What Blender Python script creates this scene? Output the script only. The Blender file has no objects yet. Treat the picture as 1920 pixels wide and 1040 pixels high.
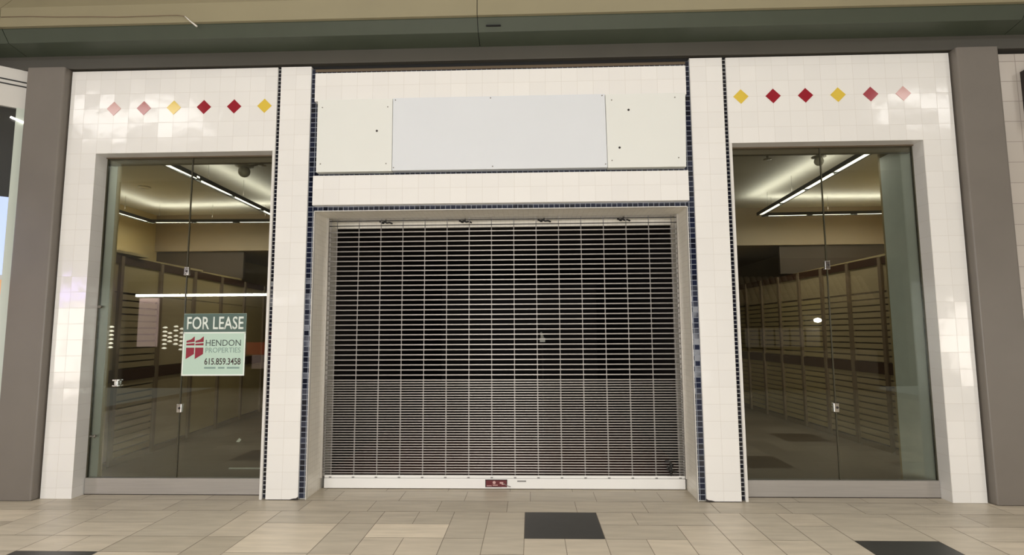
import bpy, bmesh, math, random
from mathutils import Vector, Matrix
random.seed(7)
S = bpy.context.scene
C = S.collection

# ------------------------------------------------------------------ helpers
def box(bm, x0, x1, y0, y1, z0, z1, mi=0):
    v = [bm.verts.new((x, y, z)) for z in (z0, z1) for y in (y0, y1) for x in (x0, x1)]
    for q in ((0, 2, 3, 1), (4, 5, 7, 6), (0, 1, 5, 4), (2, 6, 7, 3), (0, 4, 6, 2), (1, 3, 7, 5)):
        f = bm.faces.new([v[i] for i in q]); f.material_index = mi
    return v

def obox(bm, p, u, w, s0, s1, d0, d1, z0, z1, mi=0):
    """box in a rotated frame: p + u*s + w*d"""
    v = []
    for z in (z0, z1):
        for d in (d0, d1):
            for s in (s0, s1):
                q = p + u * s + w * d
                v.append(bm.verts.new((q.x, q.y, z)))
    for q in ((0, 2, 3, 1), (4, 5, 7, 6), (0, 1, 5, 4), (2, 6, 7, 3), (0, 4, 6, 2), (1, 3, 7, 5)):
        f = bm.faces.new([v[i] for i in q]); f.material_index = mi

def cyl(bm, p0, p1, r, n=10, r1=None, mi=0):
    p0, p1 = Vector(p0), Vector(p1); a = (p1 - p0).normalized()
    t = a.orthogonal().normalized(); b = a.cross(t)
    r1 = r if r1 is None else r1
    A = [bm.verts.new(p0 + (t * math.cos(2 * math.pi * i / n) + b * math.sin(2 * math.pi * i / n)) * r) for i in range(n)]
    B = [bm.verts.new(p1 + (t * math.cos(2 * math.pi * i / n) + b * math.sin(2 * math.pi * i / n)) * r1) for i in range(n)]
    for i in range(n):
        f = bm.faces.new((A[i], A[(i + 1) % n], B[(i + 1) % n], B[i])); f.smooth = True; f.material_index = mi
    bm.faces.new(A[::-1]).material_index = mi; bm.faces.new(B).material_index = mi

def tube(bm, pts, r, n=8, r_end=None):
    pts = [Vector(p) for p in pts]; rings = []
    for i, p in enumerate(pts):
        a = (pts[min(i + 1, len(pts) - 1)] - pts[max(i - 1, 0)]).normalized()
        t = a.cross(Vector((0.3, 1, 0.2))).normalized(); b = a.cross(t)
        rr = r if r_end is None else r + (r_end - r) * i / (len(pts) - 1)
        rings.append([bm.verts.new(p + (t * math.cos(2 * math.pi * k / n) + b * math.sin(2 * math.pi * k / n)) * rr) for k in range(n)])
    for A, B in zip(rings, rings[1:]):
        for k in range(n):
            f = bm.faces.new((A[k], A[(k + 1) % n], B[(k + 1) % n], B[k])); f.smooth = True
    bm.faces.new(rings[0][::-1]); bm.faces.new(rings[-1])

def lathe(bm, c, prof, n=24):
    """prof: list of (r, z) about a vertical axis through c"""
    c = Vector(c); rings = []
    for r, z in prof:
        if r < 1e-5: rings.append([bm.verts.new(c + Vector((0, 0, z)))])
        else: rings.append([bm.verts.new(c + Vector((r * math.cos(2 * math.pi * k / n), r * math.sin(2 * math.pi * k / n), z))) for k in range(n)])
    for A, B in zip(rings, rings[1:]):
        for k in range(n):
            k2 = (k + 1) % n
            if len(A) == 1 and len(B) == 1: continue
            if len(A) == 1: f = bm.faces.new((A[0], B[k2], B[k]))
            elif len(B) == 1: f = bm.faces.new((A[k], A[k2], B[0]))
            else: f = bm.faces.new((A[k], A[k2], B[k2], B[k]))
            f.smooth = True

def obj(name, bm, mats, parent=None, bevel=0.0, **props):
    if bevel:
        bmesh.ops.bevel(bm, geom=bm.edges[:], offset=bevel, segments=2, affect='EDGES', profile=0.6, clamp_overlap=True)
    bmesh.ops.recalc_face_normals(bm, faces=bm.faces[:])
    me = bpy.data.meshes.new(name)
    vs = [v.co.copy() for v in bm.verts]
    org = Vector((0, 0, 0))
    if parent is None and vs:
        lo = Vector([min(v[i] for v in vs) for i in range(3)]); hi = Vector([max(v[i] for v in vs) for i in range(3)])
        org = Vector(((lo.x + hi.x) / 2, (lo.y + hi.y) / 2, lo.z))
        bmesh.ops.translate(bm, verts=bm.verts[:], vec=-org)
    elif parent is not None:
        base = parent
        while base is not None:
            org = org + base.location; base = base.parent
        bmesh.ops.translate(bm, verts=bm.verts[:], vec=-org)
    bm.to_mesh(me); bm.free()
    if not isinstance(mats, (list, tuple)): mats = [mats]
    for m in mats: me.materials.append(m)
    o = bpy.data.objects.new(name, me); C.objects.link(o)
    if parent is None: o.location = org
    else: o.parent = parent
    for k, v in props.items(): o[k] = v
    return o

def thing(name, label, cat, loc, group=None, kind=None):
    o = bpy.data.objects.new(name, None); C.objects.link(o)
    o.location = loc; o.empty_display_size = 0.1
    o['label'] = label; o['category'] = cat
    if group: o['group'] = group
    if kind: o['kind'] = kind
    return o

def BM(): return bmesh.new()

# ------------------------------------------------------------------ materials
def nodes(m):
    m.use_nodes = True
    nt = m.node_tree
    return nt, nt.nodes, nt.links, nt.nodes['Principled BSDF']

def mat(name, col, rough=0.5, metal=0.0, spec=0.5, noise=0.0, nscale=8.0, bump=0.0, emit=None, estr=0.0, stretch=None):
    m = bpy.data.materials.new(name)
    nt, N, L, b = nodes(m)
    b.inputs['Base Color'].default_value = (*col, 1)
    b.inputs['Roughness'].default_value = rough
    b.inputs['Metallic'].default_value = metal
    b.inputs['Specular IOR Level'].default_value = spec
    if emit:
        b.inputs['Emission Color'].default_value = (*emit, 1); b.inputs['Emission Strength'].default_value = estr
    if noise or bump:
        g = N.new('ShaderNodeNewGeometry')
        mp = N.new('ShaderNodeMapping')
        if stretch: mp.inputs['Scale'].default_value = stretch
        L.new(g.outputs['Position'], mp.inputs['Vector'])
        t = N.new('ShaderNodeTexNoise'); t.inputs['Scale'].default_value = nscale; t.inputs['Detail'].default_value = 5
        L.new(mp.outputs[0], t.inputs['Vector'])
        if noise:
            r = N.new('ShaderNodeMapRange'); r.inputs['To Min'].default_value = 1 - noise; r.inputs['To Max'].default_value = 1 + noise
            r.inputs['From Min'].default_value = 0.25; r.inputs['From Max'].default_value = 0.75
            L.new(t.outputs['Fac'], r.inputs['Value'])
            mx = N.new('ShaderNodeVectorMath'); mx.operation = 'SCALE'; mx.inputs[0].default_value = col
            L.new(r.outputs[0], mx.inputs['Scale']); L.new(mx.outputs[0], b.inputs['Base Color'])
        if bump:
            bp = N.new('ShaderNodeBump'); bp.inputs['Strength'].default_value = bump; bp.inputs['Distance'].default_value = 0.01
            L.new(t.outputs['Fac'], bp.inputs['Height']); L.new(bp.outputs[0], b.inputs['Normal'])
    return m

def tile_mat(name, col, grout, pitch, u0, v0, gw=0.003, rough=0.1, tilt=0.02, jit=0.03, wave=0.05, spec=0.5, coat=0.0):
    """square glazed tiles laid in a stack bond, on any axis-aligned face"""
    m = bpy.data.materials.new(name)
    nt, N, L, b = nodes(m)
    g = N.new('ShaderNodeNewGeometry')
    sp = N.new('ShaderNodeSeparateXYZ'); L.new(g.outputs['Position'], sp.inputs[0])
    sn = N.new('ShaderNodeSeparateXYZ'); L.new(g.outputs['True Normal'], sn.inputs[0])
    def M(op, a, c=None):
        n = N.new('ShaderNodeMath'); n.operation = op
        for i, x in enumerate((a, c)):
            if x is None: continue
            if isinstance(x, (int, float)): n.inputs[i].default_value = x
            else: L.new(x, n.inputs[i])
        return n.outputs[0]
    def mix(f, a, c):
        n = N.new('ShaderNodeMix'); L.new(f, n.inputs[0]); L.new(a, n.inputs[2]); L.new(c, n.inputs[3]); return n.outputs[0]
    mx = M('GREATER_THAN', M('ABSOLUTE', sn.outputs[0]), 0.5)
    mz = M('GREATER_THAN', M('ABSOLUTE', sn.outputs[2]), 0.5)
    yo = M('ADD', sp.outputs[1], u0)
    yv = M('ADD', sp.outputs[1], v0)
    u = mix(mx, sp.outputs[0], yo)
    v = mix(mz, sp.outputs[2], yv)
    uu = M('DIVIDE', M('SUBTRACT', u, u0), pitch); vv = M('DIVIDE', M('SUBTRACT', v, v0), pitch)
    fu = M('FRACT', uu); fv = M('FRACT', vv)
    du = M('MINIMUM', fu, M('SUBTRACT', 1.0, fu)); dv = M('MINIMUM', fv, M('SUBTRACT', 1.0, fv))
    d = M('MINIMUM', du, dv)
    gr = M('LESS_THAN', d, gw / 2 / pitch)
    cid = N.new('ShaderNodeCombineXYZ'); L.new(M('FLOOR', uu), cid.inputs[0]); L.new(M('FLOOR', vv), cid.inputs[1])
    wn = N.new('ShaderNodeTexWhiteNoise'); wn.noise_dimensions = '2D'; L.new(cid.outputs[0], wn.inputs['Vector'])
    jr = N.new('ShaderNodeMapRange'); jr.inputs['To Min'].default_value = 1 - jit; jr.inputs['To Max'].default_value = 1 + jit
    L.new(wn.outputs['Value'], jr.inputs['Value'])
    sc = N.new('ShaderNodeVectorMath'); sc.operation = 'SCALE'; sc.inputs[0].default_value = col; L.new(jr.outputs[0], sc.inputs['Scale'])
    cm = N.new('ShaderNodeMix'); cm.data_type = 'RGBA'
    L.new(gr, cm.inputs[0]); L.new(sc.outputs[0], cm.inputs[6]); cm.inputs[7].default_value = (*grout, 1)
    L.new(cm.outputs[2], b.inputs['Base Color'])
    rr = N.new('ShaderNodeMapRange'); rr.inputs['To Min'].default_value = rough; rr.inputs['To Max'].default_value = 0.8
    L.new(gr, rr.inputs['Value']); L.new(rr.outputs[0], b.inputs['Roughness'])
    sub = N.new('ShaderNodeVectorMath'); sub.operation = 'SUBTRACT'; L.new(wn.outputs['Color'], sub.inputs[0]); sub.inputs[1].default_value = (.5, .5, .5)
    tl = N.new('ShaderNodeVectorMath'); tl.operation = 'SCALE'; L.new(sub.outputs[0], tl.inputs[0]); tl.inputs['Scale'].default_value = tilt
    tn = N.new('ShaderNodeTexNoise'); tn.inputs['Scale'].default_value = 9; tn.inputs['Detail'].default_value = 1; L.new(g.outputs['Position'], tn.inputs['Vector'])
    hb = M('SUBTRACT', M('MULTIPLY', tn.outputs['Fac'], 1.0), M('MULTIPLY', M('LESS_THAN', d, gw / 2 / pitch), 0.15))
    bp = N.new('ShaderNodeBump'); bp.inputs['Strength'].default_value = wave; bp.inputs['Distance'].default_value = 0.02; L.new(hb, bp.inputs['Height'])
    ad = N.new('ShaderNodeVectorMath'); ad.operation = 'ADD'; L.new(bp.outputs[0], ad.inputs[0]); L.new(tl.outputs[0], ad.inputs[1])
    nm = N.new('ShaderNodeVectorMath'); nm.operation = 'NORMALIZE'; L.new(ad.outputs[0], nm.inputs[0])
    L.new(nm.outputs[0], b.inputs['Normal'])
    b.inputs['Specular IOR Level'].default_value = spec
    return m

WT = dict(col=(.82, .805, .775), grout=(.66, .63, .585), pitch=.1555, jit=.02, tilt=.030, gw=.0028)
m_tileL = tile_mat('white_tile_left', u0=-4.524, v0=3.3635, **WT)
m_tileR = tile_mat('white_tile_right', u0=2.076, v0=3.3635, **WT)
m_tileP = tile_mat('white_tile_pillar_left', u0=-2.340, v0=3.3635, **WT)
m_tileQ = tile_mat('white_tile_pillar_right', u0=1.745, v0=3.3635, **WT)
m_tileU = tile_mat('white_tile_upper_band', u0=-0.30, v0=3.838, **WT)
m_tileD = tile_mat('white_tile_lower_band', u0=-0.30, v0=2.790, **WT)
m_mosaic = tile_mat('navy_mosaic', (.007, .010, .026), (.24, .26, .30), .0505, -2.185, 0.01, gw=.006, rough=.08, tilt=.03, jit=.5, wave=.02)
m_mosaicR = tile_mat('navy_mosaic_right', (.007, .010, .026), (.24, .26, .30), .0505, 1.586, 0.01, gw=.006, rough=.08, tilt=.03, jit=.5, wave=.02)
m_mosaicN = tile_mat('navy_mosaic_narrow', (.006, .007, .014), (.42, .42, .41), .0400, -2.535, 0.01, gw=.006, rough=.08, tilt=.03, jit=.5, wave=.02)
m_mosaicM = tile_mat('navy_mosaic_narrow_right', (.006, .007, .014), (.42, .42, .41), .0400, 1.905, 0.01, gw=.006, rough=.08, tilt=.03, jit=.5, wave=.02)
m_jamb = tile_mat('beige_mosaic', (.87, .835, .75), (.74, .70, .62), .0505, -2.185, 0.01, gw=.003, rough=.3, tilt=.02, jit=.03)
m_pinktile = tile_mat('greyed_tile', (.50, .455, .405), (.30, .26, .23), .200, 4.51, 0.13, gw=.006, rough=.25)
m_white_trim = mat('white_trim', (.72, .70, .66), .35)
m_jambpaint = mat('jamb_paint', (.80, .85, .80), .5, noise=.04)
m_pilaster = mat('grey_paint', (.175, .155, .133), .42, noise=.05, nscale=3, bump=.08)
m_fascia = mat('grey_brown_metal', (.080, .074, .060), .42, noise=.06, nscale=2)
m_green = mat('dark_green_paint', (.058, .070, .048), .45, noise=.06, nscale=4, bump=.05)
m_beige = mat('beige_paint', (.26, .228, .138), .6, noise=.05, nscale=2, bump=.05)
m_black = mat('black_gap', (.008, .008, .008), .6)
m_sign = mat('sign_white', (.755, .765, .725), .5, noise=.012, nscale=2)
m_signblue = mat('sign_bluish', (.70, .725, .755), .5, noise=.012, nscale=2)
m_screw = mat('screw', (.25, .23, .2), .4, metal=.7)
m_alu = mat('brushed_aluminium', (.40, .375, .345), .35, metal=.35, noise=.06, nscale=3, stretch=(1, 1, 30))
m_head = mat('bronze_head', (.12, .085, .05), .4)
m_chrome = mat('chrome', (.75, .74, .72), .15, metal=1)
m_rod = mat('rod_metal', (.66, .63, .60), .3, metal=.3)
m_link = mat('link_metal', (.22, .205, .19), .45, metal=.3)
m_bar = mat('bar_white', (.86, .85, .82), .35)
m_guide = mat('guide_metal', (.60, .57, .52), .3, metal=.2)
m_red = mat('red_glaze', (.30, .012, .025), .08)
m_sheen_mid = mat('red_glaze_sheen_mid', (.42, .13, .12), .10)  # this and the next two: red glaze with reflected light painted in
m_sheen_hi = mat('red_glaze_sheen_hi', (.56, .30, .27), .10)
m_sheen_low = mat('red_glaze_sheen_low', (.36, .055, .07), .10)
m_yellow = mat('yellow_glaze', (.72, .52, .07), .10)
m_strap = mat('strap_black', (.012, .011, .010), .6)
m_sticker = mat('sticker_red', (.115, .006, .010), .3)
m_stickp = mat('sticker_pale', (.60, .38, .36), .4)
m_dark = mat('dark_border', (.02, .014, .012), .4)
m_greylab = mat('grey_label', (.25, .245, .235), .4)
m_wallY = mat('shop_wall_ochre', (.47, .365, .18), .6, noise=.05, nscale=1.5)
m_wallD = mat('shop_wall_brown', (.30, .23, .15), .6, noise=.05, nscale=1.5)
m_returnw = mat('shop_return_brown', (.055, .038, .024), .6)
m_slat = mat('slatwall_board', (.43, .335, .195), .5, noise=.06, nscale=2, stretch=(1, 1, 12))
m_band = mat('dark_wood_band', (.060, .026, .012), .45)
m_post = mat('upright_wood', (.22, .155, .095), .5)
m_ceil = mat('shop_ceiling', (.60, .58, .52), .7)
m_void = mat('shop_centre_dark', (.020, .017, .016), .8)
m_floorin = mat('shop_floor', (.17, .125, .085), .45, noise=.15, nscale=1.5, stretch=(.4, 2, 1))
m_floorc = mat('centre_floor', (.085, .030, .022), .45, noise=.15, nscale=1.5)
m_track = mat('track_black', (.015, .013, .012), .4)
m_lamp = mat('lamp_glow', (.9, .88, .8), .5, emit=(1, .93, .78), estr=3.2)
m_globe = mat('globe_grey', (.36, .33, .26), .35)
m_opal = mat('globe_opal', (.72, .68, .58), .15)
m_mallceil = mat('mall_ceiling', (.70, .66, .58), .7)
m_mallwall = mat('mall_wall', (.22, .19, .16), .7)
m_darkshop = mat('opposite_shop_dark', (.055, .042, .035), .7)
m_grout = mat('floor_grout', (.24, .20, .15), .8)
m_blacktile = mat('floor_black', (.040, .040, .037), .35, noise=.12, nscale=12)
m_paper_green = mat('sheet_green', (.085, .135, .115), .3)
m_paper_mint = mat('sheet_mint', (.50, .66, .56), .3)
m_paper_white = mat('sheet_white', (.80, .86, .80), .3)
m_ink = mat('sheet_ink', (.06, .085, .075), .4)
m_inkgrey = mat('sheet_ink_grey', (.22, .33, .29), .4)
m_inkbrown = mat('sheet_ink_brown', (.07, .055, .05), .4)
m_logo = mat('sheet_logo', (.26, .012, .03), .35)
m_cable = mat('cable_brown', (.20, .14, .09), .5)
m_cabletip = mat('cable_tip', (.75, .72, .66), .4)

def glass_mat():
    m = bpy.data.materials.new('window_glass'); m.use_nodes = True
    nt = m.node_tree; N = nt.nodes; L = nt.links; N.clear()
    out = N.new('ShaderNodeOutputMaterial'); mx = N.new('ShaderNodeMixShader')
    tr = N.new('ShaderNodeBsdfTransparent'); tr.inputs[0].default_value = (.925, .95, .905, 1)
    gl = N.new('ShaderNodeBsdfGlossy'); gl.inputs['Roughness'].default_value = 0.0; gl.inputs[0].default_value = (.95, 1, .97, 1)
    fr = N.new('ShaderNodeFresnel'); fr.inputs[0].default_value = 1.52
    L.new(fr.outputs[0], mx.inputs[0]); L.new(tr.outputs[0], mx.inputs[1]); L.new(gl.outputs[0], mx.inputs[2]); L.new(mx.outputs[0], out.inputs[0])
    return m
m_glass = glass_mat()
m_glassedge = mat('glass_edge', (.06, .055, .035), .2)

def floor_mat():
    m = bpy.data.materials.new('floor_stone')
    nt, N, L, b = nodes(m)
    a = N.new('ShaderNodeAttribute'); a.attribute_name = 'tone'
    cr = N.new('ShaderNodeValToRGB'); e = cr.color_ramp.elements
    e[0].position = 0; e[0].color = (.43, .375, .29, 1); e[1].position = 1; e[1].color = (.68, .595, .465, 1)
    k = cr.color_ramp.elements.new(.35); k.color = (.49, .435, .345, 1)
    k = cr.color_ramp.elements.new(.7); k.color = (.56, .49, .385, 1)
    L.new(a.outputs['Fac'], cr.inputs[0])
    g = N.new('ShaderNodeNewGeometry'); mp = N.new('ShaderNodeMapping'); mp.inputs['Scale'].default_value = (1.2, 7, 1)
    L.new(g.outputs['Position'], mp.inputs[0])
    t = N.new('ShaderNodeTexNoise'); t.inputs['Scale'].default_value = 2.2; t.inputs['Detail'].default_value = 6; L.new(mp.outputs[0], t.inputs['Vector'])
    r = N.new('ShaderNodeMapRange'); r.inputs['From Min'].default_value = .3; r.inputs['From Max'].default_value = .7; r.inputs['To Min'].default_value = .90; r.inputs['To Max'].default_value = 1.10
    L.new(t.outputs['Fac'], r.inputs['Value'])
    s = N.new('ShaderNodeVectorMath'); s.operation = 'SCALE'; L.new(cr.outputs[0], s.inputs[0]); L.new(r.outputs[0], s.inputs['Scale'])
    L.new(s.outputs[0], b.inputs['Base Color'])
    b.inputs['Roughness'].default_value = .38; b.inputs['Specular IOR Level'].default_value = .35
    return m
m_floor = floor_mat()

# ------------------------------------------------------------------ mall floor: stone tiles on a 0.305 m module
GX, GY, MOD = -0.063, -0.320, 0.305
def make_floor():
    bm = BM(); tone = bm.loops.layers.float_color.new('tone')
    def rect(a0, b0, a1, b1, mi=0, tv=None):
        g = .0022
        x0, x1 = GX + a0 * MOD + g, GX + a1 * MOD - g
        y1, y0 = GY - b0 * MOD - g, GY - b1 * MOD + g
        v = [bm.verts.new(p) for p in ((x0, y0, 0), (x1, y0, 0), (x1, y1, 0), (x0, y1, 0))]
        f = bm.faces.new(v); f.material_index = mi
        t = random.random() if tv is None else tv
        for l in f.loops: l[tone] = (t, t, t, 1)
    exp = [(-10,0,-8,2),(-10,2,-8,3),(-8,0,-7,2),(-8,2,-7,4),(-7,0,-5,1,.35),(-7,1,-5,3,.85),(-7,3,-5,4),(-5,0,-4,1,.3),(-5,1,-4,3,.4),
           (-4,0,-3,1,.4),(-3,0,-2,1,.35),(-4,1,-2,2,1.),(-4,2,-3,4,.6),(-3,2,-2,4,.7),(-2,0,-1,2,.3),(-2,2,-1,4,.35),(-1,0,0,3,.4),
           (0,2,1,4,.6),(1,2,2,4,.62),(2,0,3,1,.45),(3,0,5,1,.4),(2,1,4,2,.3),(2,2,3,4,.5),(3,2,4,4,.8),(4,1,5,3,.7),
           (5,0,6,2,.65),(5,2,6,4,.6),(6,0,7,2,.4),(6,2,7,4,.6),(7,0,8,1,.65),(7,1,8,3,.4),(8,0,10,2,.4),(10,0,12,1,.4),(10,1,11,3,.5),(11,1,13,2,.55),
           (-12,0,-10,1,.45),(-12,1,-10,2,.6),(-12,2,-11,3,.65),(-11,2,-10,3,.6),(-13,0,-12,2,.4),(-14,2,-12,3,.5)]
    blk = [(0,0,2,2),(8,2,10,4),(-12,3,-10,5),(16,0,18,2),(-20,1,-18,3),(4,6,6,8),(-6,7,-4,9),(12,7,14,9),(-14,9,-12,11),(0,12,2,14)]
    A0, A1, B1 = -28, 28, 32
    occ = set()
    def take(r):
        for i in range(r[0], r[2]):
            for j in range(r[1], r[3]): occ.add((i, j))
    for r in exp: rect(*r[:4], 0, r[4] if len(r) > 4 else None); take(r)
    for r in blk: rect(*r, 1); take(r)
    for j in range(0, B1):
        for i in range(A0, A1):
            if (i, j) in occ: continue
            opts = [(2, 1), (1, 2), (2, 2), (2, 1), (1, 1)]; random.shuffle(opts)
            opts.sort(key=lambda o: o == (1, 1))
            for w, h in opts:
                if i + w <= A1 and j + h <= B1 and all((i + p, j + q) not in occ for p in range(w) for q in range(h)):
                    rect(i, j, i + w, j + h); take((i, j, i + w, j + h)); break
    for row, off in ((-1, -.52), (-2, .15)):
        for k in range(-14, 14): rect(off + 2 * k, row, off + 2 * k + 2, row + 1, 0, .15 + .4 * random.random())
    for k in range(-14, 14): rect(-.5 + 2 * k, -2.4, 1.5 + 2 * k, -2, 0, .3)
    box(bm, -9.2, 9.2, -10.6, .42, -.05, -.003, 2)
    o = obj('floor', bm, [m_floor, m_blacktile, m_grout], kind='structure',
            label='beige stone tile mall floor with black square inserts', category='floor')
make_floor()

# ------------------------------------------------------------------ tiled shop front
def wall_side(name, mt, pier, header, depth, cols, xs, label):
    bm = BM()
    zt, zh = 4.23, 3.3635
    px0, px1 = pier; hx0, hx1 = header
    box(bm, px0, px1, 0, .155, 0, zt)
    if hx0 < px0: box(bm, hx0, px0, 0, .155, zh, zt)
    else: box(bm, px1, hx1, 0, .155, zh, zt)
    bmesh.ops.remove_doubles(bm, verts=bm.verts[:], dist=1e-4)
    o = obj(name, bm, mt, kind='structure', label=label, category='wall')
    nm = {m_sheen_hi: 'pale sheen-painted red', m_sheen_mid: 'sheen-painted red', m_yellow: 'yellow', m_red: 'deep red', m_sheen_low: 'faintly sheen-painted red'}
    for x, m in zip(xs, cols):
        b = BM(); h = .0735; z = 3.829
        f = [b.verts.new((x + dx, -.004, z + dz)) for dx, dz in ((0, -h), (h, 0), (0, h), (-h, 0))]
        k = [b.verts.new((x + dx, .004, z + dz)) for dx, dz in ((0, -h), (h, 0), (0, h), (-h, 0))]
        b.faces.new(f); b.faces.new(k[::-1])
        for i in range(4): b.faces.new((f[i], k[i], k[(i + 1) % 4], f[(i + 1) % 4]))
        obj('diamond_tile', b, m, o, label=nm[m] + ' diamond tile')
    # plain jamb behind the glass
    b = BM()
    if hx0 < px0: box(b, px0, px1, .16, depth, 0, zh + .03)
    else: box(b, px0, px1, .16, depth, 0, zh + .03)
    obj('inner_jamb', b, m_jambpaint, o, label='grey jamb seen through the glass')
    b = BM(); box(b, min(hx0, px0), max(hx1, px1), .157, .30, zh + .03, zt)
    obj('lintel_back', b, m_wallD, o)
    return o
wl = wall_side('wall_left', m_tileL, (-4.675, -4.3685), (-4.3685, -2.535), .30,
          [m_sheen_hi, m_sheen_mid, m_yellow, m_red, m_red, m_yellow], [-4.213 + .3108 * i for i in range(6)],
          'white tiled pier and header around the left display window')
wr = wall_side('wall_right', m_tileR, (3.782, 4.088), (1.945, 3.782), .66,
          [m_yellow, m_red, m_red, m_yellow, m_sheen_low, m_sheen_hi], [2.076 + .3108 * i for i in range(6)],
          'white tiled pier and header around the right display window')

def pillar(name, x0, x1, mt, label):
    bm = BM(); zt = 4.226
    # chipped foot: the tile stops a little above the floor
    box(bm, x0, x1, -.012, .30, .006, zt)
    o = obj(name, bm, mt, kind='structure', label=label, category='pillar')
    b = BM(); box(b, x0 + .02, x1 - .005, -.004, .29, 0, .008); obj('pillar_foot', b, m_dark, o)
    inner = x1 if x1 < 0 else x0
    b = BM(); s = -1 if x1 < 0 else 1
    pts = [(inner, 0.004), (inner, .03), (inner + s * .018, .018), (inner + s * .05, .014), (inner + s * .085, .004)]
    f = [b.verts.new((p[0], -.0135, p[1])) for p in pts]; k = [b.verts.new((p[0], -.004, p[1])) for p in pts]
    b.faces.new(f); b.faces.new(k[::-1])
    for i in range(5): b.faces.new((f[i], k[i], k[(i + 1) % 5], f[(i + 1) % 5]))
    obj('chipped_corner', b, m_dark, o, label='chipped black corner at the foot')
    return o
pillar('pillar_left', -2.494, -2.186, m_tileP, 'white tiled pillar between left window and grille')
pillar('pillar_right', 1.586, 1.904, m_tileQ, 'white tiled pillar between grille and right window')

n_trim = [0]
def trim(bm, m, label, cat='trim', **k):
    n_trim[0] += 1
    return obj('trim_%d' % n_trim[0], bm, m, kind='structure', label=label, category=cat, **k)
bm = BM(); box(bm, -2.186, -2.122, .004, .03, .012, 4.20); trim(bm, m_mosaic, 'navy mosaic strip along the inner edge of left pillar')
bm = BM(); box(bm, 1.522, 1.586, .004, .03, .012, 4.20); trim(bm, m_mosaicR, 'navy mosaic strip along the inner edge of right pillar')
bm = BM(); box(bm, -2.535, -2.494, .012, .03, .012, 4.22); trim(bm, m_mosaicN, 'narrow navy mosaic strip between left window and left pillar')
bm = BM(); box(bm, 1.904, 1.945, .012, .03, .012, 4.22); trim(bm, m_mosaicM, 'narrow navy mosaic strip between right pillar and right window')
bm = BM(); box(bm, -2.122, 1.522, .004, .03, 2.747, 4.17); trim(bm, m_mosaic, 'navy mosaic band over the grille opening')
bm = BM(); box(bm, -2.15, 1.55, .002, .03, 4.172, 4.20); trim(bm, m_head, 'thin dark metal strip above the upper tiled band')
bm = BM(); box(bm, -2.125, 1.532, -.06, .004, 3.838, 4.129); trim(bm, m_tileU, 'white tiled band above the blank sign panels')
bm = BM(); box(bm, -2.117, 1.522, -.06, .004, 2.790, 3.082); trim(bm, m_tileD, 'white tiled band below the blank sign panels')
# opening surround (beige mosaic reveal)
bm = BM()
box(bm, -2.186, -2.122, .03, .68, 0, 2.80); box(bm, 1.522, 1.586, .03, .68, 0, 2.80)
box(bm, -2.122, 1.522, .03, .68, 2.747, 2.80)
box(bm, -2.122, 1.522, .64, .68, 2.69, 2.747)
trim(bm, m_jamb, 'beige mosaic reveal around the grille opening')
bm = BM()
box(bm, -2.122, -2.116, -.002, .04, 0, 2.747); box(bm, 1.516, 1.522, -.002, .04, 0, 2.747); box(bm, -2.122, 1.522, -.002, .04, 2.740, 2.747)
trim(bm, m_white_trim, 'thin white edge bead around the grille opening')

# ------------------------------------------------------------------ blank sign panels
def sign(name, x0l, x1l, x0u, x1u, m, label, screws, holes, dz=0):
    b = BM(); zb, zt = 3.112 + dz, 3.842 + dz
    f = [(x0l, zb), (x1l, zb), (x1u, zt), (x0u, zt)]
    A = [b.verts.new((x, -.085, z)) for x, z in f]; B = [b.verts.new((x, .003, z)) for x, z in f]
    b.faces.new(A); b.faces.new(B[::-1])
    for i in range(4): b.faces.new((A[i], B[i], B[(i + 1) % 4], A[(i + 1) % 4]))
    o = obj(name, b, m, label=label, category='sign', group='blank sign panels over the grille', bevel=.002)
    for x, z in screws:
        s = BM(); cyl(s, (x, -.084, z), (x, -.0885, z), .006, 10); obj('screw', s, m_screw, o)
    for x, z in holes:
        s = BM(); cyl(s, (x, -.084, z), (x, -.087, z), .011, 12); obj('bolt_hole', s, m_dark, o)
    return o
sign('sign_panel', -2.080, -1.336, -2.083, -1.337, m_sign, 'creamy blank sign panel nearest the left pillar',
     [(-2.034, 3.763), (-1.384, 3.757), (-2.038, 3.192), (-1.392, 3.186)], [(-1.488, 3.516)])
sign('sign_panel', -1.332, .750, -1.333, .740, m_signblue, 'wide bluish white blank sign panel in the middle',
     [(-1.309, 3.825), (-.372, 3.828), (.713, 3.83), (-1.318, 3.144), (-.353, 3.142), (.733, 3.147)], [], .004)
sign('sign_panel', .754, 1.498, .745, 1.515, m_sign, 'creamy blank sign panel nearest the right pillar',
     [(.804, 3.783), (1.413, 3.798), (.795, 3.182), (1.429, 3.199)], [(.965, 3.681), (.870, 3.307)])

# ------------------------------------------------------------------ display windows
def text(s, x, z, w, h, y, m, parent, name, shear=0, bold=0.0):
    cu = bpy.data.curves.new('t', 'FONT'); cu.body = s; cu.size = 1; cu.extrude = 0.0; cu.offset = bold; cu.resolution_u = 3
    t = bpy.data.objects.new('t', cu); C.objects.link(t)
    me = bpy.data.meshes.new_from_object(t.evaluated_get(bpy.context.evaluated_depsgraph_get()))
    bpy.data.objects.remove(t)
    xs = [v.co.x for v in me.vertices]; ys = [v.co.y for v in me.vertices]
    x0, x1, y0, y1 = min(xs), max(xs), min(ys), max(ys)
    bm = BM(); bm.from_mesh(me)
    for v in bm.verts:
        a = (v.co.x - x0) / (x1 - x0); b = (v.co.y - y0) / (y1 - y0)
        v.co = Vector((x + a * w, y, z + b * h))
    r = bmesh.ops.extrude_face_region(bm, geom=bm.faces[:])
    for g in r['geom']:
        if isinstance(g, bmesh.types.BMVert): g.co.y -= .0012
    bpy.data.meshes.remove(me)
    return obj(name, bm, m, parent)

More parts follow.
